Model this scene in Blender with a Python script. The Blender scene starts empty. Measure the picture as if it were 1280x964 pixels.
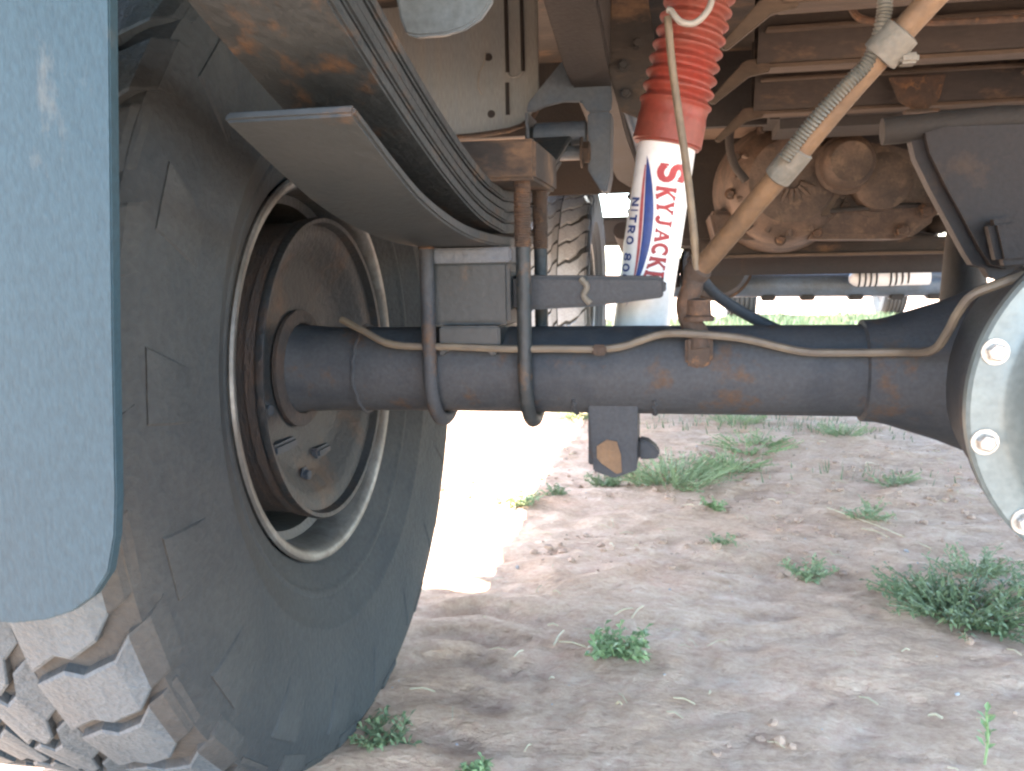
import bpy, bmesh, math, random
import numpy as np
from mathutils import Vector, Matrix

R = math.radians
random.seed(7)
rng = np.random.default_rng(11)
scene = bpy.context.scene
COL = scene.collection

# ------------------------------------------------------------------ camera
cd = bpy.data.cameras.new("camera")
cam = bpy.data.objects.new("camera", cd)
COL.objects.link(cam)
cd.sensor_width = 36.0
cd.lens = 36.0 * 1075.8 / 1280.0
cd.clip_start = 0.02
cd.clip_end = 1500.0
rt = Vector((0.98164, 0.18983, -0.01869))
up = Vector((-0.00775, 0.13755, 0.99046))
fw = Vector((-0.19059, 0.97213, -0.13650))
M = Matrix((rt, up, -fw)).transposed().to_4x4()
M.translation = Vector((-0.2813, -0.8802, 0.5062))
cam.matrix_world = M
scene.camera = cam

# ------------------------------------------------------------------ light
SUN_EL, SUN_AZ = R(58), R(-84)           # azimuth from +Y towards +X
world = bpy.data.worlds.new("World")
scene.world = world
world.use_nodes = True
wn = world.node_tree.nodes
sky = wn.new("ShaderNodeTexSky")
sky.sky_type = 'NISHITA'
sky.sun_disc = False
sky.sun_elevation = SUN_EL
sky.sun_rotation = SUN_AZ
sky.dust_density = 0.9
sky.ozone_density = 1.2
wn["Background"].inputs["Strength"].default_value = 0.15
world.node_tree.links.new(sky.outputs["Color"], wn["Background"].inputs["Color"])

sd = bpy.data.lights.new("sun", 'SUN')
sd.energy = 2.9
sd.angle = R(0.5)
sd.color = (1.0, 0.95, 0.88)
sun = bpy.data.objects.new("sun", sd)
COL.objects.link(sun)
to_sun = Vector((math.sin(SUN_AZ) * math.cos(SUN_EL), math.cos(SUN_AZ) * math.cos(SUN_EL), math.sin(SUN_EL)))
sun.rotation_euler = to_sun.to_track_quat('Z', 'Y').to_euler()

scene.view_settings.view_transform = 'Standard'
scene.view_settings.look = 'None'
scene.view_settings.exposure = 3.85
scene.view_settings.gamma = 1.0
scene.render.engine = 'CYCLES'
scene.cycles.use_denoising = True
scene.cycles.max_bounces = 8
scene.cycles.diffuse_bounces = 6
scene.cycles.filter_width = 2.4

# ------------------------------------------------------------------ materials
def mat(name, base, dust=None, amount=0.4, scale=9.0, rough=0.6, metal=0.0, bump=0.25,
        grain=160.0, stretch=(1, 1, 1), spec=0.5, third=None, third_at=0.66, contrast=0.16):
    """Base colour broken up by dust patches (and a third tone, e.g. rust), with grain and bump."""
    m = bpy.data.materials.new(name)
    m.use_nodes = True
    nt = m.node_tree
    N, L = nt.nodes, nt.links
    b = N["Principled BSDF"]
    tc = N.new("ShaderNodeTexCoord")
    mp = N.new("ShaderNodeMapping")
    mp.inputs["Scale"].default_value = stretch
    L.new(tc.outputs["Object"], mp.inputs["Vector"])
    n1 = N.new("ShaderNodeTexNoise")
    n1.inputs["Scale"].default_value = scale
    n1.inputs["Detail"].default_value = 7
    n1.inputs["Roughness"].default_value = 0.62
    L.new(mp.outputs[0], n1.inputs["Vector"])
    n2 = N.new("ShaderNodeTexNoise")
    n2.inputs["Scale"].default_value = grain
    n2.inputs["Detail"].default_value = 4
    L.new(mp.outputs[0], n2.inputs["Vector"])
    dust = dust or tuple(c * 0.6 for c in base)
    rp = N.new("ShaderNodeValToRGB")
    rp.color_ramp.elements[0].position = max(0.0, 0.62 - amount * 0.4 - contrast)
    rp.color_ramp.elements[1].position = min(1.0, 0.62 - amount * 0.4 + contrast)
    L.new(n1.outputs["Fac"], rp.inputs[0])
    mx = N.new("ShaderNodeMixRGB")
    mx.inputs[1].default_value = (*base, 1)
    mx.inputs[2].default_value = (*dust, 1)
    L.new(rp.outputs[0], mx.inputs[0])
    last = mx
    if third:
        n3 = N.new("ShaderNodeTexNoise")
        n3.inputs["Scale"].default_value = scale * 1.7
        n3.inputs["Detail"].default_value = 8
        n3.inputs["Roughness"].default_value = 0.7
        off = N.new("ShaderNodeMapping")
        off.inputs["Location"].default_value = (3.1, 7.7, 1.3)
        L.new(mp.outputs[0], off.inputs["Vector"])
        L.new(off.outputs[0], n3.inputs["Vector"])
        r3 = N.new("ShaderNodeValToRGB")
        r3.color_ramp.elements[0].position = third_at - 0.07
        r3.color_ramp.elements[1].position = third_at + 0.05
        L.new(n3.outputs["Fac"], r3.inputs[0])
        m3 = N.new("ShaderNodeMixRGB")
        m3.inputs[2].default_value = (*third, 1)
        L.new(r3.outputs[0], m3.inputs[0])
        L.new(last.outputs[0], m3.inputs[1])
        last = m3
    g = N.new("ShaderNodeMixRGB")
    g.blend_type = 'OVERLAY'
    g.inputs[0].default_value = 0.35
    L.new(last.outputs[0], g.inputs[1])
    L.new(n2.outputs["Fac"], g.inputs[2])
    L.new(g.outputs[0], b.inputs["Base Color"])
    rr = N.new("ShaderNodeMapRange")
    rr.inputs["To Min"].default_value = max(0.05, rough - 0.15)
    rr.inputs["To Max"].default_value = min(1.0, rough + 0.2)
    L.new(n1.outputs["Fac"], rr.inputs["Value"])
    L.new(rr.outputs[0], b.inputs["Roughness"])
    b.inputs["Metallic"].default_value = metal
    b.inputs["Specular IOR Level"].default_value = spec
    if bump:
        bp = N.new("ShaderNodeBump")
        bp.inputs["Strength"].default_value = bump
        bp.inputs["Distance"].default_value = 0.004
        ad = N.new("ShaderNodeMath")
        ad.operation = 'ADD'
        L.new(n1.outputs["Fac"], ad.inputs[0])
        L.new(n2.outputs["Fac"], ad.inputs[1])
        L.new(ad.outputs[0], bp.inputs["Height"])
        L.new(bp.outputs[0], b.inputs["Normal"])
    return m

MT = {}
MT['rubber'] = mat('tyre rubber', (.016, .0205, .023), (.036, .0385, .0375), .45, 7, .8, bump=.4, third=(.038, .045, .048), third_at=.72, spec=.3)
MT['tread'] = mat('worn tread rubber', (.026, .041, .051), (.045, .063, .075), .5, 22, .7, bump=.5, grain=240)
MT['flap'] = mat('mud flap rubber', (.011, .030, .041), (.019, .040, .051), .5, 4, .55, bump=.12, grain=300, spec=.24, third=(.075, .078, .070), third_at=.62, contrast=.2, stretch=(1.6, 1, .7))
MT['black_paint'] = mat('dusty black paint', (.015, .0205, .027), (.036, .040, .044), .5, 12, .66, bump=.16, grain=260, third=(.062, .037, .021), third_at=.625, contrast=.10, spec=.3, stretch=(1, 1, 1))
MT['spring'] = mat('weathered spring steel', (.010, .0145, .0165), (.018, .0225, .0235), .5, 18, .6, bump=.4, third=(.065, .038, .02), third_at=.61, stretch=(1, .5, 1))
MT['overload'] = mat('scuffed overload leaf steel', (.012, .018, .021), (.021, .026, .0275), .5, 9, .5, bump=.13, third=(.06, .039, .023), third_at=.63)
MT['rust'] = mat('brown rust', (.085, .042, .02), (.04, .028, .02), .5, 24, .85, bump=.5, third=(.14, .07, .03), third_at=.62)
MT['drum'] = mat('rusty cast drum', (.042, .025, .016), (.022, .019, .017), .5, 30, .85, bump=.5, stretch=(3, 1, 1))
MT['plate'] = mat('backing plate steel', (.004, .0075, .0105), (.0095, .0115, .012), .45, 7, .6, bump=.4, third=(.034, .019, .010), third_at=.60)
MT['rim'] = mat('bare rim steel', (.20, .205, .195), (.085, .08, .07), .6, 14, .45, .4, bump=.15)
MT['rim_in'] = mat('rim barrel paint', (.04, .045, .05), (.06, .052, .04), .5, 18, .6, bump=.3)
MT['chrome'] = mat('dull chrome cover', (.17, .21, .205), (.13, .155, .15), .4, 10, .42, .35, bump=.06)
MT['bolt'] = mat('zinc bolt', (.50, .50, .47), (.32, .30, .26), .35, 60, .4, .6, bump=.1)
MT['tan_line'] = mat('dust coated brake line', (.125, .103, .07), (.08, .066, .05), .4, 40, .6, bump=.2)
MT['tan_hose'] = mat('mud coated hose', (.135, .078, .036), (.09, .055, .029), .5, 22, .7, bump=.3)
MT['cable'] = mat('dirty cable sheath', (.15, .115, .07), (.10, .08, .055), .4, 50, .6, bump=.1)
MT['wire'] = mat('pale wire sheath', (.28, .27, .24), (.18, .165, .14), .35, 40, .45, bump=.1)
MT['sleeve'] = mat('grey heat sleeve', (.075, .08, .07), (.11, .10, .08), .5, 40, .7, bump=.3)
MT['conduit'] = mat('ribbed conduit', (.055, .06, .052), (.085, .078, .06), .4, 40, .6, bump=.1)
MT['white'] = mat('white enamel', (.80, .80, .78), (.70, .69, .66), .3, 8, .3, bump=.03, contrast=.25)
MT['red_rubber'] = mat('red bellows rubber', (.21, .026, .016), (.14, .034, .02), .4, 15, .55, bump=.15)
MT['red_ink'] = mat('red print', (.30, .012, .014), (.26, .014, .016), .3, 40, .45, bump=0)
MT['blue_ink'] = mat('blue print', (.018, .042, .19), (.022, .05, .18), .3, 40, .45, bump=0)
MT['pale_ink'] = mat('faded pink print', (.34, .07, .075), (.34, .09, .09), .3, 40, .5, bump=0)
MT['panel'] = mat('grey painted panel', (.15, .18, .195), (.20, .195, .175), .45, 6, .5, bump=.08, stretch=(3, 1, .4), contrast=.2)
MT['tab'] = mat('pale grey bracket paint', (.14, .18, .21), (.11, .135, .15), .4, 12, .45, bump=.08)
MT['hanger'] = mat('blue grey hanger paint', (.05, .07, .095), (.08, .088, .095), .45, 14, .5, bump=.2, third=(.13, .085, .055), third_at=.70)
MT['bed'] = mat('dusty brown underbody', (.035, .024, .016), (.017, .0135, .011), .45, 7, .8, bump=.3, third=(.085, .05, .027), third_at=.60, stretch=(.5, 1.2, 1))
MT['bed_dark'] = mat('dark underbody', (.013, .0115, .011), (.022, .0175, .014), .45, 7, .8, bump=.3)
MT['lip'] = mat('dusty flange', (.078, .048, .028), (.04, .028, .018), .45, 12, .8, bump=.3, stretch=(.4, 2, 1))
MT['floor'] = mat('cab floor primer', (.20, .155, .12), (.14, .09, .06), .4, 8, .8, bump=.2)
MT['gear'] = mat('dusty cast alloy', (.105, .066, .042), (.045, .031, .022), .5, 15, .7, .1, bump=.4, third=(.12, .08, .05), third_at=.62)
MT['pipe'] = mat('front axle blue grey', (.09, .125, .17), (.07, .085, .10), .45, 12, .45, bump=.15)
MT['hazel'] = mat('grey purple bracket', (.010, .0085, .0095), (.018, .0145, .014), .5, 8, .6, bump=.25, third=(.034, .022, .015), third_at=.64, spec=.3)
MT['body'] = mat('body paint', (.08, .10, .13), (.14, .13, .12), .4, 5, .4, bump=.05)
MT['weed'] = mat('weed leaf', (.18, .27, .10), (.24, .31, .13), .5, 30, .6, bump=0)
MT['weed_pale'] = mat('pale weed leaf', (.21, .28, .12), (.26, .31, .15), .5, 30, .6, bump=0)
MT['weed_yellow'] = mat('yellowing weed leaf', (.19, .21, .09), (.15, .20, .09), .5, 30, .6, bump=0)
MT['grass'] = mat('grass blade', (.085, .14, .052), (.13, .165, .075), .5, 4, .6, bump=0)
MT['straw'] = mat('dry straw', (.62, .54, .36), (.45, .36, .22), .4, 40, .7, bump=0)
MT['clod'] = mat('dirt clod', (.46, .31, .21), (.38, .25, .17), .5, 40, .9, bump=.4)
MT['stone'] = mat('pale pebble', (.50, .47, .44), (.36, .33, .30), .4, 60, .8, bump=.2)

def ground_mat():
    m = bpy.data.materials.new('dry pale dirt')
    m.use_nodes = True
    nt = m.node_tree
    N, L = nt.nodes, nt.links
    b = N["Principled BSDF"]
    b.inputs["Roughness"].default_value = .95
    b.inputs["Specular IOR Level"].default_value = .15
    tc = N.new("ShaderNodeTexCoord")
    def noise(scale, detail, stretch=(1, 1, 1), rough=.6):
        mp = N.new("ShaderNodeMapping")
        mp.inputs["Scale"].default_value = stretch
        mp.inputs["Rotation"].default_value = (0, 0, R(20))
        L.new(tc.outputs["Object"], mp.inputs["Vector"])
        n = N.new("ShaderNodeTexNoise")
        n.inputs["Scale"].default_value = scale
        n.inputs["Detail"].default_value = detail
        n.inputs["Roughness"].default_value = rough
        L.new(mp.outputs[0], n.inputs["Vector"])
        return n
    def ramp(n, p0, c0, p1, c1):
        r = N.new("ShaderNodeValToRGB")
        r.color_ramp.elements[0].position = p0
        r.color_ramp.elements[0].color = c0
        r.color_ramp.elements[1].position = p1
        r.color_ramp.elements[1].color = c1
        L.new(n.outputs["Fac"], r.inputs[0])
        return r
    big = ramp(noise(2.6, 8, (1, .8, 1)), .36, (.62, .405, .265, 1), .64, (.69, .50, .365, 1))
    mid = ramp(noise(11, 9, (.8, 1.6, 1), .68), .36, (0, 0, 0, 1), .58, (1, 1, 1, 1))
    red = ramp(noise(5, 6), .52, (0, 0, 0, 1), .68, (.55, .55, .55, 1))
    fine = noise(95, 6, (1, 1, 1), .75)
    m0 = N.new("ShaderNodeMixRGB")
    m0.inputs[1].default_value = (.53, .345, .225, 1)
    L.new(mid.outputs[0], m0.inputs[0])
    L.new(big.outputs[0], m0.inputs[2])
    m1 = N.new("ShaderNodeMixRGB")
    m1.inputs[2].default_value = (.61, .36, .235, 1)
    L.new(red.outputs[0], m1.inputs[0])
    L.new(m0.outputs[0], m1.inputs[1])
    m2 = N.new("ShaderNodeMixRGB")
    m2.blend_type = 'OVERLAY'
    m2.inputs[0].default_value = .6
    L.new(m1.outputs[0], m2.inputs[1])
    L.new(fine.outputs["Fac"], m2.inputs[2])
    L.new(m2.outputs[0], b.inputs["Base Color"])
    bp = N.new("ShaderNodeBump")
    bp.inputs["Strength"].default_value = .6
    bp.inputs["Distance"].default_value = .012
    ad = N.new("ShaderNodeMath")
    ad.operation = 'MULTIPLY_ADD'
    ad.inputs[1].default_value = .5
    L.new(fine.outputs["Fac"], ad.inputs[0])
    L.new(mid.outputs[0], ad.inputs[2])
    L.new(ad.outputs[0], bp.inputs["Height"])
    L.new(bp.outputs[0], b.inputs["Normal"])
    return m
MT['ground'] = ground_mat()

# ------------------------------------------------------------------ helpers
def thing(name, label, cat, loc=(0, 0, 0), group=None):
    o = bpy.data.objects.new(name, None)
    COL.objects.link(o)
    o.location = loc
    o.empty_display_size = .05
    o['label'] = label
    o['category'] = cat
    if group:
        o['group'] = group
    return o

def tag(o, label, cat, group=None):
    o['label'] = label
    o['category'] = cat
    if group:
        o['group'] = group
    return o

def origin(o):
    v = Vector((0, 0, 0))
    while o is not None:
        v = v + Vector(o.location)
        o = o.parent
    return v

def finish(bm, smooth=40, bevel=0.0):
    bmesh.ops.remove_doubles(bm, verts=bm.verts, dist=1e-6)
    if bevel:
        es = [e for e in bm.edges if len(e.link_faces) == 2 and e.calc_face_angle(0) > R(35)]
        bmesh.ops.bevel(bm, geom=es, offset=bevel, segments=2, affect='EDGES', clamp_overlap=True)
    bmesh.ops.recalc_face_normals(bm, faces=bm.faces)

def obj(name, bm, m, parent=None, bevel=0.0, smooth=40, base=None):
    """Link a bmesh built in world coordinates as ONE mesh object under parent (or at base)."""
    finish(bm, bevel=bevel)
    me = bpy.data.meshes.new(name)
    o = bpy.data.objects.new(name, me)
    off = origin(parent) if parent is not None else Vector(base or (0, 0, 0))
    bmesh.ops.translate(bm, verts=bm.verts, vec=-off)
    bm.to_mesh(me)
    bm.free()
    if smooth:
        me.shade_smooth()
        try:
            me.set_sharp_from_angle(angle=R(smooth))
        except Exception:
            pass
    me.materials.append(MT[m] if isinstance(m, str) else m)
    COL.objects.link(o)
    if parent is not None:
        o.parent = parent
    else:
        o.location = off
    return o

def copy_tree(o, parent=None):
    c = o.copy()
    COL.objects.link(c)
    if parent is not None:
        c.parent = parent
    for ch in list(o.children):
        copy_tree(ch, c)
    return c

def box(bm, x0, x1, y0, y1, z0, z1):
    v = [bm.verts.new(p) for p in ((x0, y0, z0), (x1, y0, z0), (x1, y1, z0), (x0, y1, z0),
                                   (x0, y0, z1), (x1, y0, z1), (x1, y1, z1), (x0, y1, z1))]
    for f in ((3, 2, 1, 0), (4, 5, 6, 7), (0, 1, 5, 4), (1, 2, 6, 5), (2, 3, 7, 6), (3, 0, 4, 7)):
        bm.faces.new([v[i] for i in f])
    return bm

def bx(*a):
    return box(bmesh.new(), *a)

def prism(pts, axis, a, b, bm=None):
    """Polygon in the two other axes, extruded along axis from a to b."""
    bm = bm or bmesh.new()
    def P(p, t):
        if axis == 'X': return (t, p[0], p[1])
        if axis == 'Y': return (p[0], t, p[1])
        return (p[0], p[1], t)
    A = [bm.verts.new(P(p, a)) for p in pts]
    B = [bm.verts.new(P(p, b)) for p in pts]
    bm.faces.new(A)
    bm.faces.new(B[::-1])
    n = len(pts)
    for i in range(n):
        bm.faces.new((A[i], B[i], B[(i + 1) % n], A[(i + 1) % n]))
    return bm

def smooth_path(pts, k=6):
    """Catmull-Rom through pts."""
    P = [Vector(p) for p in pts]
    if len(P) < 3:
        return P
    E = [P[0] * 2 - P[1]] + P + [P[-1] * 2 - P[-2]]
    out = []
    for i in range(1, len(E) - 2):
        a, b, c, d = E[i - 1], E[i], E[i + 1], E[i + 2]
        for j in range(k):
            t = j / k
            out.append(.5 * ((2 * b) + (c - a) * t + (2 * a - 5 * b + 4 * c - d) * t * t + (3 * b - a - 3 * c + d) * t ** 3))
    out.append(P[-1])
    return out

def tube(pts, r, n=12, bm=None, caps=True):
    """Round tube along a list of points; r a number or one per point."""
    bm = bm or bmesh.new()
    P = [Vector(p) for p in pts]
    rs = r if isinstance(r, (list, tuple)) else [r] * len(P)
    T = []
    for i in range(len(P)):
        a = P[max(0, i - 1)]
        b = P[min(len(P) - 1, i + 1)]
        T.append((b - a).normalized())
    ref = Vector((0, 0, 1)) if abs(T[0].z) < .9 else Vector((0, 1, 0))
    u = T[0].cross(ref).normalized()
    rings = []
    for i, p in enumerate(P):
        if i:
            u = (u - T[i] * u.dot(T[i]))
            u.normalize()
        v = T[i].cross(u)
        rings.append([bm.verts.new(p + (u * math.cos(2 * math.pi * k / n) + v * math.sin(2 * math.pi * k / n)) * rs[i]) for k in range(n)])
    for a, b in zip(rings, rings[1:]):
        for k in range(n):
            bm.faces.new((a[k], a[(k + 1) % n], b[(k + 1) % n], b[k]))
    if caps:
        bm.faces.new(rings[0][::-1])
        bm.faces.new(rings[-1])
    return bm

def lathe(profile, centre, axis='X', n=64, bm=None, a0=0.0, a1=2 * math.pi):
    """Profile of (along, radius) turned about axis through centre."""
    bm = bm or bmesh.new()
    c = Vector(centre)
    full = abs(a1 - a0 - 2 * math.pi) < 1e-6
    m = n if full else n + 1
    rings = []
    for (t, r) in profile:
        ring = []
        for k in range(m):
            a = a0 + (a1 - a0) * k / n
            p, q = r * math.cos(a), r * math.sin(a)
            if axis == 'X': v = (t, p, q)
            elif axis == 'Y': v = (p, t, q)
            else: v = (p, q, t)
            if r < 1e-6 and k:
                ring.append(ring[0])
            else:
                ring.append(bm.verts.new(c + Vector(v)))
        rings.append(ring)
    for a, b in zip(rings, rings[1:]):
        for k in range(n):
            j = (k + 1) % m
            q = []
            for v in (a[k], a[j], b[j], b[k]):
                if v not in q:
                    q.append(v)
            if len(q) > 2:
                try:
                    bm.faces.new(q)
                except ValueError:
                    pass
    return bm

def hexbolt(c, axis, r, h, bm=None, wash=True):
    """A hexagon head sitting on a washer, h along +axis."""
    bm = bm or bmesh.new()
    ax = Vector(axis).normalized()
    u = ax.orthogonal().normalized()
    v = ax.cross(u)
    c = Vector(c)
    def ring(rad, n, t):
        return [bm.verts.new(c + ax * t + (u * math.cos(2 * math.pi * k / n) + v * math.sin(2 * math.pi * k / n)) * rad) for k in range(n)]
    def stack(rs, n):
        prev = None
        for rad, t in rs:
            cur = ring(rad, n, t)
            if prev:
                for k in range(n):
                    bm.faces.new((prev[k], prev[(k + 1) % n], cur[(k + 1) % n], cur[k]))
            prev = cur
        bm.faces.new(prev)
    if wash:
        stack([(r * 1.45, 0), (r * 1.45, h * .22)], 16)
    stack([(r, h * .2), (r, h * .85), (r * .8, h)], 6)
    return bm

def noise2(x, y, seed=0):
    xi, yi = np.floor(x).astype(np.int64), np.floor(y).astype(np.int64)
    xf, yf = x - xi, y - yi
    u, v = xf * xf * (3 - 2 * xf), yf * yf * (3 - 2 * yf)
    def h(i, j):
        n = (i * 374761393 + j * 668265263 + seed * 974711) & 0x7fffffff
        n = ((n ^ (n >> 13)) * 1274126177) & 0x7fffffff
        return ((n ^ (n >> 16)) & 0xffff) / 65535.0
    return (h(xi, yi) * (1 - u) + h(xi + 1, yi) * u) * (1 - v) + (h(xi, yi + 1) * (1 - u) + h(xi + 1, yi + 1) * u) * v

# ------------------------------------------------------------------ ground
def ground_height(x, y):
    x = np.asarray(x, float)
    y = np.asarray(y, float)
    ca, sa = math.cos(R(25)), math.sin(R(25))
    u, w = x * ca + y * sa, -x * sa + y * ca
    h = (noise2(x * 2.2, y * 2.2, 1) - .5) * .028 + (noise2(u * 6, w * 9, 2) - .5) * .016
    h += (noise2(u * 17, w * 26, 3) - .5) * .010 + (noise2(x * 45, y * 45, 4) - .5) * .006 + (noise2(x * 110, y * 110, 5) - .5) * .003
    # prints of the tread lugs on the ground just inboard of the tyre
    m = np.exp(-((x + .565) / .085) ** 4) * np.clip((y + .12) / .06, 0, 1) * np.clip((.42 - y) / .1, 0, 1)
    ph = y + .35 * np.abs(x + .56)
    lug = np.clip(np.sin(ph * 2 * math.pi / .085) * 2.2, -1, 1)
    h += m * (lug * .0075 - .005)
    # the tyre sits in a slight hollow
    d = np.exp(-((x + .79) / .26) ** 4 - (y / .25) ** 2)
    h = h * (1 - d) - .004 * d
    return h

def build_ground():
    fx = np.arange(-1.5, 1.7, .0115)
    fy = np.arange(-.4, 3.0, .0125)
    def grow(a, lo, hi):
        s, p, out = .014, a[-1], []
        while p < hi:
            s *= 1.13
            p += s
            out.append(p)
        s, p, pre = .014, a[0], []
        while p > lo:
            s *= 1.13
            p -= s
            pre.append(p)
        return np.concatenate([pre[::-1], a, out])
    X, Y = grow(fx, -400, 400), grow(fy, -400, 600)
    gx, gy = np.meshgrid(X, Y, indexing='ij')
    far = np.clip((np.hypot(gx, gy - 1) - 4) / 4, 0, 1)
    z = ground_height(gx, gy) * (1 - far)
    nx, ny = len(X), len(Y)
    me = bpy.data.meshes.new('ground')
    co = np.stack([gx.ravel(), gy.ravel(), z.ravel()], 1).astype(np.float32)
    idx = np.arange(nx * ny).reshape(nx, ny)
    q = np.stack([idx[:-1, :-1], idx[1:, :-1], idx[1:, 1:], idx[:-1, 1:]], -1).reshape(-1, 4).astype(np.int32)
    me.vertices.add(len(co))
    me.vertices.foreach_set('co', co.ravel())
    me.loops.add(q.size)
    me.loops.foreach_set('vertex_index', q.ravel())
    me.polygons.add(len(q))
    me.polygons.foreach_set('loop_start', np.arange(0, q.size, 4, dtype=np.int32))
    me.update(calc_edges=True)
    me.validate()
    me.shade_smooth()
    me.materials.append(MT['ground'])
    o = bpy.data.objects.new('ground', me)
    COL.objects.link(o)
    o['kind'] = 'structure'
    return o
build_ground()
def gz(x, y):
    return float(ground_height(np.array([x]), np.array([y]))[0])

# ------------------------------------------------------------------ wheels
AX_Z = .40
TYRE_R = .418
HALF = [(.121, .205), (.130, .2125), (.138, .232), (.141, .236), (.1435, .238), (.1445, .241), (.1440, .244), (.146, .247), (.156, .272), (.1578, .2735), (.1585, .276), (.1580, .2785), (.1625, .305), (.164, .335), (.165, .367), (.162, .392), (.154, .405), (.130, .4105), (.06, .412), (0, .413)]

def tyre_bm(cx, cy, cz, n=120):
    prof = HALF + [(-x, r) for x, r in HALF[-2::-1]]
    bm = lathe(prof, (cx, cy, cz), 'X', n)
    flatten(bm)
    return bm

def flatten(bm):
    for v in bm.verts:
        if v.co.z < .003:
            v.co.z = .003 + (v.co.z - .003) * .02

def profile_at(s):
    """Point on the outer half profile at arc length s from the crown, with its normal."""
    pts = [Vector((x, r)) for x, r in HALF[::-1]]
    acc = 0
    for a, b in zip(pts, pts[1:]):
        L = (b - a).length
        if acc + L >= s or b is pts[-1]:
            t = (s - acc) / L
            d = (b - a).normalized()
            return a.lerp(b, t), Vector((-d.y, d.x)) if (-d.y) > 0 or d.x > 0 else Vector((d.y, -d.x))
        acc += L

def lug_bm(s0, s1, half, skew, kink, height, ns=8):
    """A tread block from arc s0 to s1 either side of angle 0 on a tyre centred on the origin, +X side."""
    bm = bmesh.new()
    top, bot = [], []
    for i in range(ns + 1):
        f = i / ns
        s = s0 + (s1 - s0) * f
        p, nrm = profile_at(max(0, s))
        if s < 0:
            p = Vector((s, HALF[-1][1]))
            nrm = Vector((0, 1))
        h = height * (1 if f < .62 else 1 - .85 * (f - .62) / .38)
        w = half * (1 - .12 * f)
        mid = skew * f + (kink if .35 < f < .7 else 0)
        rowt, rowb = [], []
        for a in (-w, -w * .9, w * .9, w):
            edge = abs(a) > w * .95
            q = p + nrm * (h * (.82 if edge or i in (0, ns) else 1))
            ang = mid + a
            rowt.append(bm.verts.new((q.x, -q.y * math.sin(ang), q.y * math.cos(ang))))
            q2 = p - nrm * .004
            ang2 = mid + a * (1.08 if height > .006 else 1.25)
            rowb.append(bm.verts.new((q2.x, -q2.y * math.sin(ang2), q2.y * math.cos(ang2))))
        top.append(rowt)
        bot.append(rowb)
    for i in range(ns):
        for k in range(3):
            bm.faces.new((top[i][k], top[i][k + 1], top[i + 1][k + 1], top[i + 1][k])).material_index = int(s1 > .1 and i >= ns - 2)
        bm.faces.new((bot[i][0], top[i][0], top[i + 1][0], bot[i + 1][0])).material_index = 1
        bm.faces.new((top[i][3], bot[i][3], bot[i + 1][3], top[i + 1][3])).material_index = 1
    for k in range(3):
        bm.faces.new((bot[0][k], bot[0][k + 1], top[0][k + 1], top[0][k]))
        bm.faces.new((top[ns][k], top[ns][k + 1], bot[ns][k + 1], bot[ns][k])).material_index = 1
    return bm

def lug_meshes():
    out = {}
    for key, args in {'shoulder': (.062, .162, .074, -.17, .028, .0078), 'long': (.060, .174, .071, -.17, .028, .0078),
                      'inner': (.002, .056, .078, -.13, .04, .0078), 'side': (.185, .24, .066, .03, .0, .0018)}.items():
        bm = lug_bm(*args)
        finish(bm)
        me = bpy.data.meshes.new('tread_block')
        bm.to_mesh(me)
        bm.free()
        me.materials.append(MT['rubber' if key == 'side' else 'tread'])
        me.materials.append(MT['rubber'])
        out[key] = me
    return out
LUGS = lug_meshes()

def add_lugs(tyre, pitches=36):
    step = 2 * math.pi / pitches
    for side in (1, -1):
        for k in range(pitches):
            for key, ph in (('shoulder' if k % 2 else 'long', 0), ('inner', .45), ('side', .5)):
                if key == 'side' and k % 2:
                    continue
                o = bpy.data.objects.new('side_lug' if key == 'side' else 'tread_block', LUGS[key])
                COL.objects.link(o)
                o.parent = tyre
                a = (k + ph + (0 if side > 0 else .5)) * step
                o.rotation_euler = (a, 0, 0) if side > 0 else (-a, 0, math.pi)

def make_wheel(x, y, label, group=None, inboard=1):
    """A wheel standing at x,y; inboard +1 when its inner side faces +X. Tyre centred on the hub."""
    t = thing('wheel', label, 'wheel', (x, y, 0), group)
    ty = obj('tyre', tyre_bm(x, y, AX_Z), 'rubber', t)
    # move the tyre's own origin to the hub so that the tread blocks share it
    me = ty.data
    me.transform(Matrix.Translation((0, 0, -AX_Z)))
    ty.location = (0, 0, AX_Z)
    add_lugs(ty)
    s = inboard
    X = lambda d: s * d
    c = (x, y, AX_Z)
    fl = [(X(.122), .199), (X(.127), .2075), (X(.130), .2085), (X(.1325), .2065), (X(.1325), .203), (X(.130), .198), (X(.124), .1935), (X(.105), .1895), (X(.092), .1875)]
    obj('rim_flange', lathe(fl, c, 'X', 96), 'rim', t)
    br = [(X(.0919), .1874), (X(.088), .178), (X(.05), .176), (X(-.06), .176), (X(-.09), .19), (X(-.125), .199), (X(-.13), .2085), (X(-.134), .206), (X(-.128), .196)]
    rim = obj('rim', lathe(br, c, 'X', 96), 'rim_in', t)
    obj('wheel_disc', lathe([(X(-.055), .1765), (X(-.03), .12), (X(-.02), .085), (X(-.025), .0)], c, 'X', 48), 'rim_in', t)
    return t

# the big rear wheel; its rim's inner flange stands at x = -0.656
RW = make_wheel(-.790, 0, 'big muddy off road wheel standing on the dirt with its inner side showing the axle', None)

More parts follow.
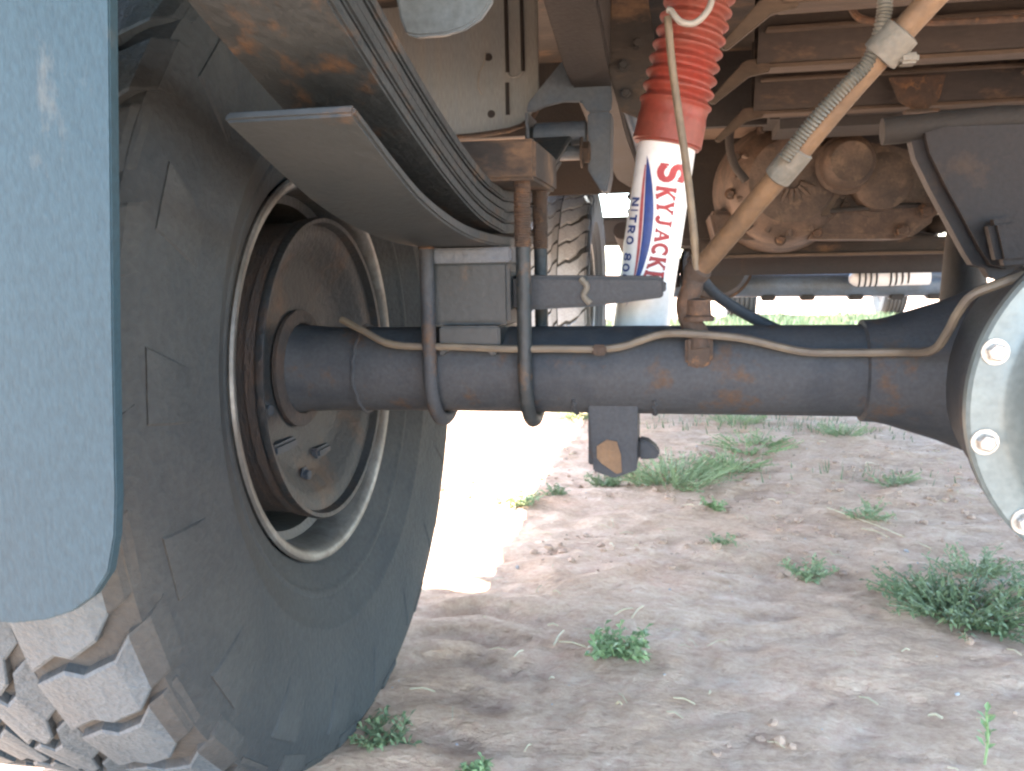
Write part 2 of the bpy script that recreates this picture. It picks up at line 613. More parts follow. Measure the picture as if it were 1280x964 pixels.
# ------------------------------------------------------------------ rear axle
axle = thing('rear_axle', 'dark rear axle beam with round tube and silver bolted differential cover', 'axle', (-.3, 0, .40))
tr = [(-.697, .049), (-.688, .049), (-.684, .0475), (-.660, .0460), (-.64, .0452), (-.56, .0448), (-.1, .0448)]
obj('axle_tube', lathe([(x + .3, r) for x, r in tr] + [(.2, .0)], (-.3, 0, .40), 'X', 48), 'black_paint', axle)
bp_prof = [(-.696, .0), (-.696, .062), (-.690, .075), (-.693, .095), (-.684, .118), (-.670, .134), (-.664, .146), (-.663, .154), (-.654, .157), (-.653, .1612), (-.659, .1625), (-.662, .1612)]
plate = obj('brake_backing_plate', lathe([(x + .3, r) for x, r in bp_prof], (-.3, 0, .40), 'X', 80), 'plate', axle)
drum_prof = [(-.6625, .158), (-.6625, .1612), (-.672, .1605), (-.674, .157), (-.735, .157), (-.745, .12)]
obj('brake_drum', lathe([(x + .3, r) for x, r in drum_prof], (-.3, 0, .40), 'X', 80), 'drum', axle)
obj('bearing_retainer', lathe([(-.3935, .0), (-.3935, .0635), (-.3885, .0640), (-.3865, .060), (-.3862, .050)], (-.3, 0, .40), 'X', 48), 'drum', axle)
# small fittings on the backing plate: wheel cylinder, adjuster slot plug, pins
for (yy, zz, w, h) in ((-.060, .325, .026, .006), (.035, .30, .018, .006)):
    bm = bx(-.698, -.682, yy - w, yy + w, zz - h, zz + h)
    obj('adjuster_plug', bm, 'black_paint', plate, bevel=.003)
for (yy, zz) in ((-.02, .285), (-.1, .37)):
    obj('pin', hexbolt((-.684, yy, zz), (1, 0, 0), .006, .007), 'black_paint', plate)
for wx, wr in ((-.612, .0462), (-.385, .0450), (-.305, .0450)):
    nbead = 46
    a0_, a1_ = (0, 2 * math.pi) if wx < -.6 else (R(215), R(330))
    ptsw = [(wx + random.uniform(-.0012, .0012), wr * math.cos(a0_ + (a1_ - a0_) * i / nbead), .40 + wr * math.sin(a0_ + (a1_ - a0_) * i / nbead)) for i in range(nbead + 1)]
    obj('weld_bead', tube(ptsw, [.0018 + .0007 * (i % 2) for i in range(nbead + 1)], 6), 'black_paint', axle)
# differential housing: a cast bowl about the Y axis with necks along X
DC = Vector((.072, 0, .397))
hb = lathe([(-.178, .0), (-.178, .139), (-.165, .139), (-.162, .130), (-.115, .127), (-.06, .120), (0, .108), (.06, .09), (.11, .072), (.15, .062), (.24, .056), (.25, .048), (.25, 0)], DC, 'Y', 64)
obj('differential_housing', hb, 'black_paint', axle)
nk = lathe([(-.110, .0452), (-.108, .0495), (-.095, .0500), (-.085, .052), (-.04, .066), (0, .082), (.07, .11), (.14, .082), (.24, .066), (.25, .0495), (.26, .0452)], (0, 0, .40), 'X', 48)
obj('housing_neck', nk, 'black_paint', axle)
obj('axle_tube', lathe([(.10, .0446), (.62, .0446), (.62, 0)], (0, 0, .40), 'X', 32), 'black_paint', axle)
cv = lathe([(-.1785, .141), (-.188, .1415), (-.191, .139), (-.191, .121), (-.194, .116), (-.206, .110), (-.232, .094), (-.250, .068), (-.257, .03), (-.258, 0)], DC, 'Y', 96)
cover = obj('differential_cover', cv, 'chrome', axle)
for k in range(12):
    a = R(12 + 30 * k)
    obj('cover_bolt', hexbolt((DC.x + .131 * math.cos(a), -.191, DC.z + .131 * math.sin(a)), (0, -1, 0), .0068, .0085), 'bolt', cover)
# spring perch on the tube, lower shock bracket, hose tab
pp = [(-.517, .449), (-.455, .449), (-.455, .432), (-.461, .418), (-.472, .4255), (-.507, .4255), (-.517, .418)]
obj('spring_perch', prism(pp, 'Y', -.052, .052), 'overload', axle, bevel=.002)
lb = bmesh.new()
prism([(-.371, .372), (-.321, .372), (-.322, .302), (-.345, .293), (-.366, .300)], 'Y', -.030, -.024, lb)
prism([(-.371, .372), (-.3215, .372), (-.322, .302), (-.345, .293), (-.366, .300)], 'Y', .020, .026, lb)
box(lb, -.3715, -.366, -.0235, .0195, .305, .372)
box(lb, -.327, -.322, -.0235, .0195, .305, .372)
shb = obj('lower_bracket', lb, 'black_paint', axle, bevel=.0012)
rs = [(-.362, .326), (-.352, .333), (-.342, .331), (-.338, .318), (-.337, .300), (-.342, .298), (-.358, .309), (-.362, .314)]
obj('rust_patch', prism(rs, 'Y', -.0315, -.0302), 'tan_hose', shb)
nb = prism([(-.3215, .330), (-.312, .328), (-.302, .320), (-.300, .313), (-.304, .310), (-.3215, .309)], 'Y', -.012, .01)
obj('bracket_ear', nb, 'black_paint', shb, bevel=.002)
hb2 = bmesh.new()
tube(smooth_path([(-.268, -.030, .497), (-.270, -.032, .483), (-.275, -.034, .468), (-.272, -.036, .452), (-.264, -.040, .440), (-.262, -.0435, .425)]), [.010] * 31, 10, hb2)
obj('hose_tab', hb2, 'rust', axle)
ht = prism([(-.276, .437), (-.250, .438), (-.250, .412), (-.262, .406), (-.276, .410)], 'Y', -.0475, -.038)
obj('hose_tab_foot', ht, 'rust', axle, bevel=.003)
sc = lathe([(0, .0145), (.004, .0145), (.006, .012), (.02, .011), (.022, .0)], (-.2635, -.040, .452), 'Z', 16)
obj('hose_tab_nut', sc, 'rust', axle)

# ------------------------------------------------------------------ brake line and its clip
bl = [(-.628, -.030, .455), (-.60, -.042, .444), (-.565, -.051, .4305), (-.50, -.0525, .4285), (-.443, -.0535, .4265), (-.40, -.0525, .4265), (-.357, -.051, .426),
      (-.335, -.050, .4285), (-.318, -.049, .434), (-.300, -.047, .4395), (-.281, -.0515, .441), (-.24, -.0505, .438), (-.215, -.049, .434), (-.172, -.051, .424), (-.14, -.0515, .4225),
      (-0.090, -0.060, 0.424), (-0.070, -0.095, 0.429), (-0.064, -0.115, 0.446), (-0.061, -0.128, 0.462), (-0.054, -0.138, 0.477), (-0.038, -0.142, 0.485), (-0.019, -0.142, 0.492), (.04, -.12, .51), (.09, -.05, .53)]
line = obj('brake_line', tube(smooth_path(bl, 5), .0038, 8), 'tan_line', None, base=(-.3, -.05, .43))
tag(line, 'thin tan brake line bent along the back of the axle tube', 'brake line')
clip = bx(-.364, -.350, -.0565, -.047, .420, .4305)
tag(obj('line_clip', clip, 'rust', None, bevel=.002, base=(-.357, -.05, .425)), 'small orange rusty clip holding the thin line on the axle tube', 'clip')

# ------------------------------------------------------------------ leaf spring
spring = thing('leaf_spring', 'long curved leaf spring pack with stacked steel leaves rising over the axle', 'leaf spring', (-.496, 0, .54))
XS0, XS1 = -.534, -.458
def arc_rear(y):
    """Underside height of the pack behind (y<0) and before the axle."""
    t = abs(y)
    if y < 0:
        return .540 + .085 * min(t, .05) + .40 * max(t - .05, 0) ** 1.45 * .95
    return .540 + .05 * min(t, .05) + .35 * max(t - .05, 0) ** 1.45
def leaf_bm(y0, y1, off, th, n=36, x0=XS0, x1=XS1, taper=.0):
    bm = bmesh.new()
    rows = []
    for i in range(n + 1):
        y = y0 + (y1 - y0) * i / n
        z = arc_rear(y)
        d = (arc_rear(y + .002) - arc_rear(y - .002)) / .004
        nrm = Vector((0, -d, 1)).normalized()
        e = min(i, n - i)
        tk = th * (.55 if e == 0 else 1)
        a = Vector((0, y, z)) + nrm * off
        b = a + nrm * tk
        rows.append([bm.verts.new((x0, a.y, a.z)), bm.verts.new((x1, a.y, a.z)), bm.verts.new((x1, b.y, b.z)), bm.verts.new((x0, b.y, b.z))])
    for p, q in zip(rows, rows[1:]):
        for k in range(4):
            bm.faces.new((p[k], p[(k + 1) % 4], q[(k + 1) % 4], q[k]))
    bm.faces.new(rows[0][::-1])
    bm.faces.new(rows[-1])
    return bm
lengths = [(-.62, .30), (-.66, .38), (-.70, .46), (-.73, .575)]
for k, (a, b) in enumerate(lengths):
    dx = (0, .0015, -.001, .001)[k]
    obj('leaf', leaf_bm(a, b, k * .0112, .0102, x0=XS0 + dx, x1=XS1 + dx), 'spring', spring, bevel=.0018)
# eye at the front end
obj('spring_eye', tube([(XS0, .585, arc_rear(.575) + .030), (XS1, .585, arc_rear(.575) + .030)], .027, 24), 'spring', spring, bevel=.002)
# overload leaf: flat at the axle, ends square behind it
ob = bmesh.new()
yz = [(-.418, .5905), (-.385, .5795), (-.345, .5665), (-.30, .5535), (-.25, .5435), (-.19, .5350), (-.13, .5300), (-.06, .5275), (0, .527), (.06, .5275), (.13, .530), (.2, .5355), (.26, .545)]
pts = smooth_path([(0, y, z) for y, z in yz], 4)
rows = []
for i, p in enumerate(pts):
    a, b = pts[max(0, i - 1)], pts[min(len(pts) - 1, i + 1)]
    d = (b - a).normalized()
    nrm = Vector((0, -d.z, d.y))
    th = .0062 + .004 * min(1, i / 26)
    q0, q1 = p, p + nrm * th
    rows.append([ob.verts.new((XS0 - .001, q0.y, q0.z)), ob.verts.new((XS1 + .0005, q0.y, q0.z)), ob.verts.new((XS1 + .0005, q1.y, q1.z)), ob.verts.new((XS0 - .001, q1.y, q1.z))])
for p, q in zip(rows, rows[1:]):
    for k in range(4):
        ob.faces.new((p[k], p[(k + 1) % 4], q[(k + 1) % 4], q[k]))
ob.faces.new(rows[0][::-1])
ob.faces.new(rows[-1])
obj('overload_leaf', ob, 'overload', spring, bevel=.0018)

# lift block with its inboard bump stop arm
block = thing('lift_block', 'dark steel lift block between spring and axle with a long tapered arm', 'lift block', (-.49, 0, .45))
obj('block_body', bx(-.530, -.446, -.044, .044, .4495, .5125), 'overload', block, bevel=.004)
obj('block_cap', bx(-.533, -.443, -.048, .048, .511, .5255), 'hanger', block, bevel=.002)
arm = prism([(-.4455, .4975), (-.300, .4945), (-.295, .490), (-.295, .477), (-.300, .4735), (-.37, .4655), (-.4455, .4625)], 'Y', -.030, .028)
armo = obj('bump_stop_arm', arm, 'black_paint', block, bevel=.004)
wd = tube(smooth_path([(-.377, -.0305, .494), (-.371, -.0312, .486), (-.374, -.0312, .477), (-.368, -.0305, .469)]), .0032, 8)
obj('weld_bead', wd, 'sleeve', armo)

# top plate and the two U-bolts
tp = bmesh.new()
box(tp, -.545, -.414, -.072, .072, .5865, .624)
tpo = obj('clamp_plate', tp, 'bed', None, bevel=.003, base=(-.48, 0, .59))
tag(tpo, 'brown block shaped steel clamp plate on top of the spring pack', 'plate')
def u_bolt(x, label, m, z_top):
    t = thing('u_bolt', label, 'U-bolt', (x, 0, .35), 'U-bolts clamping the spring')
    r, R_ = .0074, .0535
    path = [(x, -R_, z_top), (x, -R_, .52), (x, -R_, .46), (x, -R_, .40)]
    path += [(x, -R_ * math.cos(a), .40 - R_ * math.sin(a)) for a in [math.pi * i / 14 for i in range(1, 14)]]
    path += [(x, R_, .40), (x, R_, .46), (x, R_, z_top)]
    obj('rod', tube(path, r, 12), m, t)
    for yy in (-R_, R_):
        th = bmesh.new()
        n = 60
        zz = [z_top - .075 + .070 * i / n for i in range(n + 1)]
        tube([(x, yy, z) for z in zz], [.0076 + (.0011 if i % 2 else 0) for i in range(n + 1)], 12, th)
        obj('thread', th, 'rust', t)
    return t
u_bolt(-.527, 'dark painted U-bolt around the axle tube on the wheel side of the block', 'black_paint', .60)
u_bolt(-.430, 'rusty threaded U-bolt around the axle tube on the shock absorber side', 'spring', .60)

# ------------------------------------------------------------------ shock absorber
A = Vector((-.3275, .108, .42))
B = Vector((-.296, .112, .6405))
C = Vector((-.258, .116, .80))
axd = (B - A).normalized()
shock = thing('shock_absorber', 'white shock absorber with red rubber bellows leaning in front of the axle tube', 'shock absorber', A)
SR = .0318
su = Vector((1, 0, 0)) - axd * axd.x
su.normalize()
sv = axd.cross(su)                     # points away from the camera or to it
if sv.y > 0:
    sv = -sv
def on_shock(s, ang, lift=.0004):
    """Point on the body at distance s up from A, ang from the camera-facing line towards +X."""
    return A + axd * s + (sv * math.cos(ang) + su * math.sin(ang)) * (SR + lift)
LEN = (B - A).length
body = tube([A - axd * .036, A - axd * .035, A, A + axd * LEN * .5, A + axd * (LEN - .006), A + axd * (LEN - .001)], [.018, SR, SR, SR, SR, SR - .004], 40)
bodyo = obj('shock_body', body, 'white', shock)
# bellows
L2 = (C - B).length + .06
ax2 = (C - B).normalized()
pts, rad = [], []
n = 150
for i in range(n + 1):
    s = -.006 + L2 * i / n
    f = s / L2
    base = .0380 - .0045 * f
    if s < .022:
        r = base if s > -.004 else base - .002
    else:
        ph = (s - .022) / .0145
        r = base + .0030 * math.sin(ph * 2 * math.pi) - .0005
        if int(ph) == 0:
            r = base - .001 * math.sin(ph * math.pi)
    pts.append(B + ax2 * s + Vector((-.002 * math.sin(f * 3.1), 0, 0)))
    rad.append(r)
obj('bellows', tube(pts, rad, 40), 'red_rubber', shock)

# printed lettering wrapped on the body: strokes in a unit box (x along the word, y up the letter)
def arcpts(cx, cy, rx, ry, a0, a1, n=10):
    return [(cx + rx * math.cos(R(a0 + (a1 - a0) * i / n)), cy + ry * math.sin(R(a0 + (a1 - a0) * i / n))) for i in range(n + 1)]
SERIF = {
    'S': [(arcpts(.42, .72, .30, .22, 20, 270, 10) + arcpts(.42, .28, .32, .22, 90, -160, 10), .2), ([(.72, .98), (.72, .70)], .08), ([(.10, .02), (.10, .32)], .08)],
    'K': [([(.2, .0), (.2, 1)], .22), ([(.3, .45), (.75, .95)], .13), ([(.4, .52), (.78, .05)], .2), ([(.03, .05), (.4, .05)], .1), ([(.03, .95), (.4, .95)], .1), ([(.6, .95), (.95, .95)], .1), ([(.6, .05), (.98, .05)], .1)],
    'Y': [([(.5, .0), (.5, .5)], .22), ([(.5, .45), (.18, .95)], .2), ([(.5, .45), (.82, .95)], .13), ([(.3, .05), (.72, .05)], .1), ([(.02, .95), (.4, .95)], .1), ([(.62, .95), (.98, .95)], .1)],
    'J': [([(.6, .95), (.6, .3)] + arcpts(.38, .28, .22, .24, 0, -160, 8), .2), ([(.38, .95), (.85, .95)], .1)],
    'A': [([(.15, .05), (.5, .97)], .13), ([(.5, .97), (.85, .05)], .22), ([(.27, .35), (.72, .35)], .1), ([(.0, .05), (.32, .05)], .1), ([(.65, .05), (1.0, .05)], .1)],
    'C': [(arcpts(.52, .5, .38, .44, 40, 320, 16), .2), ([(.82, .95), (.82, .65)], .09)],
    'E': [([(.25, .0), (.25, 1)], .22), ([(.05, .06), (.85, .06)], .11), ([(.05, .94), (.82, .94)], .11), ([(.25, .5), (.62, .5)], .11), ([(.84, .0), (.84, .3)], .1), ([(.81, 1), (.81, .72)], .1)],
    'R': [([(.2, .0), (.2, 1)], .22), ([(.2, .94)] + arcpts(.45, .74, .28, .2, 90, -90, 8) + [(.2, .54)], .13), ([(.45, .52), (.82, .05)], .2), ([(.03, .05), (.4, .05)], .1), ([(.03, .95), (.3, .95)], .1), ([(.66, .05), (.98, .05)], .1)],
}
PLAIN = {
    'N': [([(.15, 0), (.15, 1)], .22), ([(.15, .95), (.85, .05)], .22), ([(.85, 0), (.85, 1)], .22)],
    'I': [([(.5, 0), (.5, 1)], .26)],
    'T': [([(.5, 0), (.5, 1)], .24), ([(.08, .9), (.92, .9)], .2)],
    'R': [([(.18, 0), (.18, 1)], .22), ([(.18, .9)] + arcpts(.5, .7, .3, .2, 90, -90, 8) + [(.18, .5)], .2), ([(.45, .5), (.85, 0)], .22)],
    'O': [(arcpts(.5, .5, .36, .41, 0, 360, 20), .2)],
    '8': [(arcpts(.5, .27, .34, .2, 0, 360, 16), .19), (arcpts(.5, .73, .3, .19, 0, 360, 16), .19)],
    '0': [(arcpts(.5, .5, .34, .41, 0, 360, 20), .2)],
}
def stroke(bm, pts, w, place):
    """A ribbon of width w along pts (unit-box units), each vertex sent through place()."""
    P = []
    for a, b in zip(pts, pts[1:]):
        m = max(1, int(math.hypot(b[0] - a[0], b[1] - a[1]) / .2))
        P += [(a[0] + (b[0] - a[0]) * i / m, a[1] + (b[1] - a[1]) * i / m) for i in range(m)]
    P.append(pts[-1])
    prev = None
    for i, p in enumerate(P):
        a, b = P[max(0, i - 1)], P[min(len(P) - 1, i + 1)]
        dx, dy = b[0] - a[0], b[1] - a[1]
        l = math.hypot(dx, dy) or 1
        nx, ny = -dy / l * w / 2, dx / l * w / 2
        cur = [bm.verts.new(place(p[0] + nx, p[1] + ny)), bm.verts.new(place(p[0] - nx, p[1] - ny))]
        if prev:
            bm.faces.new((prev[0], prev[1], cur[1], cur[0]))
        prev = cur
S_TOP = .196                            # start of the word, measured up from A
def swoosh_edge(f):
    """Angle of the crescent's outer (letter side) edge for f from 0 (top) to 1 (bottom)."""
    return -.62 + .62 * math.sin(math.pi * min(1, max(0, f))) ** .8 * .95
def base_angle(s):
    f = (S_TOP + .002 - s) / .158
    return swoosh_edge(f) + .11
word = 'SKYJACKER'
wb = bmesh.new()
pos = S_TOP
for i, chx in enumerate(word):
    adv = (.0250 if i == 0 else .0150)
    top_ang = .86 if i == 0 else .60
    def place(x, y, pos=pos, adv=adv, top_ang=top_ang, k=i):
        s = pos - x * adv * .98
        b0 = base_angle(s)
        b0 = max(b0, -.10) if k < 2 else b0
        return on_shock(s, b0 + y * (top_ang - b0), .0006)
    for pts_, w_ in SERIF[chx]:
        stroke(wb, pts_, w_ * 1.3, place)
    pos -= adv
obj('brand_lettering', wb, 'red_ink', bodyo, smooth=0)
nb_ = bmesh.new()
pos = S_TOP - .038
for chx in 'NITRO 8000':
    adv = {' ': .0065, 'I': .0065}.get(chx, .0118)
    if chx != ' ':
        for pts_, w_ in PLAIN[chx]:
            stroke(nb_, pts_, w_ * 1.1, lambda x, y, pos=pos, adv=adv: on_shock(pos - (x * .86 + .07) * adv, -1.06 + y * .40, .0006))
    pos -= adv
obj('model_lettering', nb_, 'blue_ink', bodyo, smooth=0)
def crescent(f0, f1, inner, outer, lift, m, name):
    bm = bmesh.new()
    prev = None
    for i in range(33):
        f = f0 + (f1 - f0) * i / 32
        s = S_TOP + .006 - f * .165
        a, b = inner(f), outer(f)
        row = [bm.verts.new(on_shock(s, a + (b - a) * k / 4, lift)) for k in range(5)]
        if prev:
            for k in range(4):
                bm.faces.new((prev[k], prev[k + 1], row[k + 1], row[k]))
        prev = row
    obj(name, bm, m, bodyo, smooth=0)
bulge = lambda f: max(0.0, math.sin(math.pi * f))
crescent(0, 1, lambda f: swoosh_edge(f) - .34 * bulge(f ** .75) ** 1.1, lambda f: swoosh_edge(f), .0005, 'blue_ink', 'blue_swoosh')
crescent(.06, .9, lambda f: swoosh_edge(f) - .50 * bulge(f ** .75) ** 1.1, lambda f: swoosh_edge(f) - .37 * bulge(f ** .75) ** 1.1, .0007, 'pale_ink', 'red_swoosh')

# ------------------------------------------------------------------ hose, conduit, cable
hp = smooth_path([(-.268, -.030, .495), (-.245, -.05, .522), (-.196, -.10, .583), (-.150, -.125, .640), (-.106, -.145, .690), (-.06, -.16, .742), (-.03, -.17, .80)], 6)
hose = thing('brake_hose', 'straight mud coloured hose running diagonally up from the rusty tab on the axle', 'hose', (-.268, -.03, .495))
obj('hose_tube', tube(hp, .0098, 16), 'tan_hose', hose)
def along(p, a, b):
    n = len(p) - 1
    return [p[int(round(n * (a + (b - a) * t / 4)))] if 0 else p[0].lerp(p[0], 0) * 0 + interp(p, a + (b - a) * t / 4) for t in range(5)]
def interp(p, t):
    n = len(p) - 1
    i = min(n - 1, int(t * n))
    return p[i].lerp(p[i + 1], t * n - i)
obj('sleeve', tube([interp(hp, t) for t in (.318, .32, .35, .378, .38)], [.0105, .0122, .0124, .0122, .0105], 16), 'sleeve', hose)
obj('hose_clamp', tube([interp(hp, t) for t in (.575, .578, .60, .635, .638)], [.0105, .0150, .0156, .0150, .0105], 16), 'sleeve', hose)
q = interp(hp, .605)
obj('clamp_strap', bx(q.x + .006, q.x + .020, q.y - .008, q.y + .008, q.z - .016, q.z - .008), 'sleeve', hose, bevel=.002)
obj('end_fitting', tube([interp(hp, t) for t in (.0, .02, .05, .06)], [.0118, .0125, .0122, .0100], 12), 'rust', hose)
cp = smooth_path([(-.198, -.118, .590), (-.184, -.124, .609), (-.168, -.133, .628), (-.152, -.139, .645), (-.137, -.140, .662), (-.129, -.140, .688), (-.128, -.138, .715), (-.130, -.12, .79)], 16)
obj_c = obj('corrugated_conduit', tube(cp, [.0062 if i % 2 else .0048 for i in range(len(cp))], 12), 'conduit', None, base=(-.198, -.118, .59))
tag(obj_c, 'grey green corrugated conduit strapped beside the mud coloured hose', 'conduit')
cb = smooth_path([(-.266, -.042, .500), (-.270, -.046, .545), (-.277, -.05, .600), (-.284, -.05, .645), (-.290, -.05, .687), (-.293, -.05, .716), (-.294, -.048, .728)], 6)
cab = obj('thin_cable', tube(cb, .0036, 10), 'cable', None, base=(-.266, -.042, .50))
tag(cab, 'thin straight tan cable hanging down in front of the red bellows', 'cable')
wl = smooth_path([(-.294, -.0525, .733), (-.291, -.054, .7315), (-.288, -.056, .727), (-.282, -.058, .7205), (-.272, -.058, .7185), (-.263, -.057, .724), (-.256, -.055, .736), (-.254, -.05, .76), (-.256, -.04, .80)], 6)
tag(obj('wire_loop', tube(wl, .0030, 10), 'wire', None, base=(-.294, -.0525, .733)), 'pale wire looping in a U across the top of the red bellows', 'wire')
st = smooth_path([(-.262, .02, .492), (-.24, .05, .470), (-.205, .08, .4475), (-.165, .08, .428), (-.12, .06, .41)], 5)
tag(obj('dark_strap', tube(st, .0062, 10), 'black_paint', None, base=(-.262, .02, .49)), 'dark cable sloping down behind the axle tube from the rusty tab', 'cable')

# ------------------------------------------------------------------ mud flap
fl = [(-.90, .953), (-.517, .953), (-.532, .74), (-.5435, .60), (-.553, .48), (-.559, .395), (-.5615, .375), (-.567, .355), (-.577, .342), (-.590, .333), (-.606, .3275), (-.625, .3245), (-.68, .3235), (-.86, .3235), (-.88, .33), (-.90, .36)]
flap = obj('mud_flap', prism(fl, 'Y', -.505, -.498), 'flap', None, bevel=.0007, base=(-.73, -.5, .953))
tag(flap, 'large blue grey rubber mud flap hanging behind the big wheel', 'mud flap')

# ------------------------------------------------------------------ spring hanger, panels, rail
hang = thing('spring_hanger', 'blue grey triangular steel hanger holding the front eye of the leaf spring', 'bracket', (-.46, .6, .66))
tri = [(-.405, .905), (-.390, .770), (-.392, .752), (-.430, .752), (-.440, .768), (-.470, .770), (-.500, .764), (-.516, .757), (-.531, .757), (-.527, .772)]
obj('gusset', prism(tri, 'Y', .555, .562), 'hanger', hang, bevel=.002)
leg = [(-.430, .7515), (-.3925, .7515), (-.393, .70), (-.394, .65), (-.400, .6225), (-.408, .6245), (-.430, .66)]
obj('hanger_leg', prism(leg, 'Y', .5555, .62), 'hanger', hang, bevel=.003)
obj('hanger_leg', prism([(-.533, .7565), (-.5275, .7565), (-.523, .66), (-.5275, .655)], 'Y', .5555, .64), 'hanger', hang, bevel=.001)
obj('eye_bush', tube([(-.520, .575, .7205), (-.434, .575, .7205)], .021, 20), 'hanger', hang, bevel=.002)
obj('cross_bolt', tube([(-.520, .555, .6885), (-.432, .555, .6885)], .0115, 14), 'hanger', hang, bevel=.001)
obj('bolt_nut', hexbolt((-.441, .555, .6885), (1, 0, 0), .017, .016), 'rust', hang)
fin = prism([(.575, .95), (.60, .95), (.63, .88), (.64, .83), (.60, .80), (.575, .86)], 'X', -.402, -.390)
obj('upper_web', fin, 'hanger', hang, bevel=.002)

rail = thing('frame_rail', 'dark chassis rail running forward above the leaf spring', 'chassis rail', (-.40, .8, .80))
rl = bmesh.new()
def rail_seg(bm, x0, x1, pts):
    """Box rail following (y, z0, z1) stations."""
    rows = [[bm.verts.new((x0, y, a)), bm.verts.new((x1, y, a)), bm.verts.new((x1, y, b)), bm.verts.new((x0, y, b))] for y, a, b in pts]
    for p, q in zip(rows, rows[1:]):
        for k in range(4):
            bm.faces.new((p[k], p[(k + 1) % 4], q[(k + 1) % 4], q[k]))
    bm.faces.new(rows[0][::-1])
    bm.faces.new(rows[-1])
    return bm
rail_seg(rl, -.455, -.385, [(-1.1, .86, .97), (-.35, .88, .99), (.1, .87, .98), (.45, .80, .91), (.9, .76, .88), (1.6, .74, .86), (2.2, .77, .88), (2.7, .80, .90), (3.1, .78, .88)])
obj('rail_beam', rl, 'bed_dark', rail, bevel=.004)
# rusty inner plate between hanger and bellows
ip = [(-.385, .92), (-.335, .92), (-.315, .80), (-.318, .745), (-.338, .72), (-.372, .735), (-.388, .79)]
obj('rail_bracket', prism(ip, 'Y', .46, .468), 'bed', rail, bevel=.002)
for (xx, zz) in ((-.362, .76), (-.345, .83), (-.366, .80)):
    obj('bracket_bolt', hexbolt((xx, .46, zz), (0, -1, 0), .007, .008), 'bed_dark', rail)
tb = tube(smooth_path([(-.383, .50, .96), (-.381, .50, .88), (-.378, .50, .82), (-.365, .50, .76), (-.345, .52, .70), (-.335, .53, .66)]), .010, 10)
obj('rail_pipe', tb, 'hanger', rail)

tab = prism([(-.578, .86), (-.462, .86), (-.4625, .785), (-.467, .766), (-.478, .752), (-.495, .743), (-.515, .7385), (-.545, .7385), (-.556, .742), (-.562, .758)], 'Y', -.004, .006)
tag(obj('round_tab', tab, 'tab', None, bevel=.0025, base=(-.515, 0, .86)), 'smooth pale grey steel tab with a rounded lower edge hanging above the spring', 'bracket')

# pressed panel behind the spring: bottom edge curls up, slots and holes
pan = thing('closing_panel', 'pale grey pressed steel panel with slots and small holes above the spring', 'panel', (-.62, .62, .75))
po = [(-.80, 1.02), (-.520, 1.02), (-.519, .80), (-.521, .775), (-.532, .757), (-.550, .746), (-.572, .7395), (-.602, .736), (-.640, .733), (-.80, .728)]
obj('panel_sheet', prism(po, 'Y', .620, .626), 'panel', pan, bevel=.0015)
lipp = [(-.520, .777), (-.532, .757), (-.550, .746), (-.572, .7395), (-.602, .736), (-.640, .733), (-.80, .728)]
lipb = tube([(x, .620, z) for x, z in lipp], .0045, 8)
obj('rolled_edge', lipb, 'rust', pan)
def groove(x0, z0, x1, z1):
    return tube([(x0, .6195, z0), (x1, .6195, z1)], .0034, 8)
for g_ in ((-.574, .99, -.573, .835), (-.547, .99, -.546, .835), (-.574, .818, -.574, .765)):
    obj('press_rib', groove(*g_), 'bed_dark', pan)
obj('press_rib', tube(smooth_path([(-.573, .6195, .835), (-.568, .6195, .828), (-.555, .6195, .828), (-.546, .6195, .836)]), .0028, 8), 'panel', pan)
for (xx, zz) in ((-.606, .862), (-.603, .768)):
    obj('hole_plug', lathe([(-.0025, 0), (-.0025, .0055), (0, .0066), (.002, .0066)], (xx, .6195, zz), 'Y', 14), 'bed_dark', pan)
wv = tube(smooth_path([(-.609, .612, .868), (-.612, .611, .850), (-.620, .61, .835), (-.622, .61, .812), (-.617, .61, .800)]), .0013, 6)
tag(obj('dangling_thread', wv, 'wire', None, base=(-.609, .612, .868)), 'fine pale thread dangling from the upper hole of the grey panel', 'thread')

# ------------------------------------------------------------------ truck body above
bodyt = thing('truck_underbody', 'dusty brown underside of the pickup bed and cab spanning above the axle', 'truck body', (0, .9, .9))
obj('bed_floor', bx(-.92, .92, -.98, 1.10, .955, .975), 'bed', bodyt)
obj('bed_front', bx(-.92, .92, 1.101, 1.13, .80, 1.3), 'bed_dark', bodyt)
obj('cab_floor', bx(-.92, .92, 1.131, 2.15, .865, .885), 'floor', bodyt)
obj('firewall', bx(-.80, .80, 2.155, 2.175, .75, 1.35), 'bed_dark', bodyt)
for s in (-1, 1):
    sp = [(-.98, .93), (-.53, .90), (-.48, .86), (-.40, .86), (.36, .88), (.41, .80), (.435, .60), (1.1, .58), (2.1, .58), (2.16, .76), (2.9, .84), (3.35, .72), (3.35, 1.2), (2.2, 1.25), (1.1, 1.3), (-.98, 1.3)]
    obj('side_panel', prism(sp, 'X', s * .93, s * .955), 'body', bodyt)
obj('hood', bx(-.90, .90, 2.18, 3.35, 1.21, 1.23), 'body', bodyt)
obj('tailgate', bx(-.92, .92, -1.0, -.982, .94, 1.3), 'body', bodyt)
obj('front_bumper', bx(-.9, .9, 3.40, 3.50, .60, .74), 'bed_dark', bodyt, bevel=.02)
# wheel house over the rear tyre
wh = bmesh.new()
pr = [(.488 * math.cos(a), .42 + .50 * math.sin(a)) for a in [R(8 + 160 * i / 18) for i in range(19)]]
inner = [(p[0] * .985, .42 + (p[1] - .42) * .985) for p in pr]
prism(pr + inner[::-1], 'X', -.925, -.71, wh)
obj('wheel_arch', wh, 'hanger', bodyt)

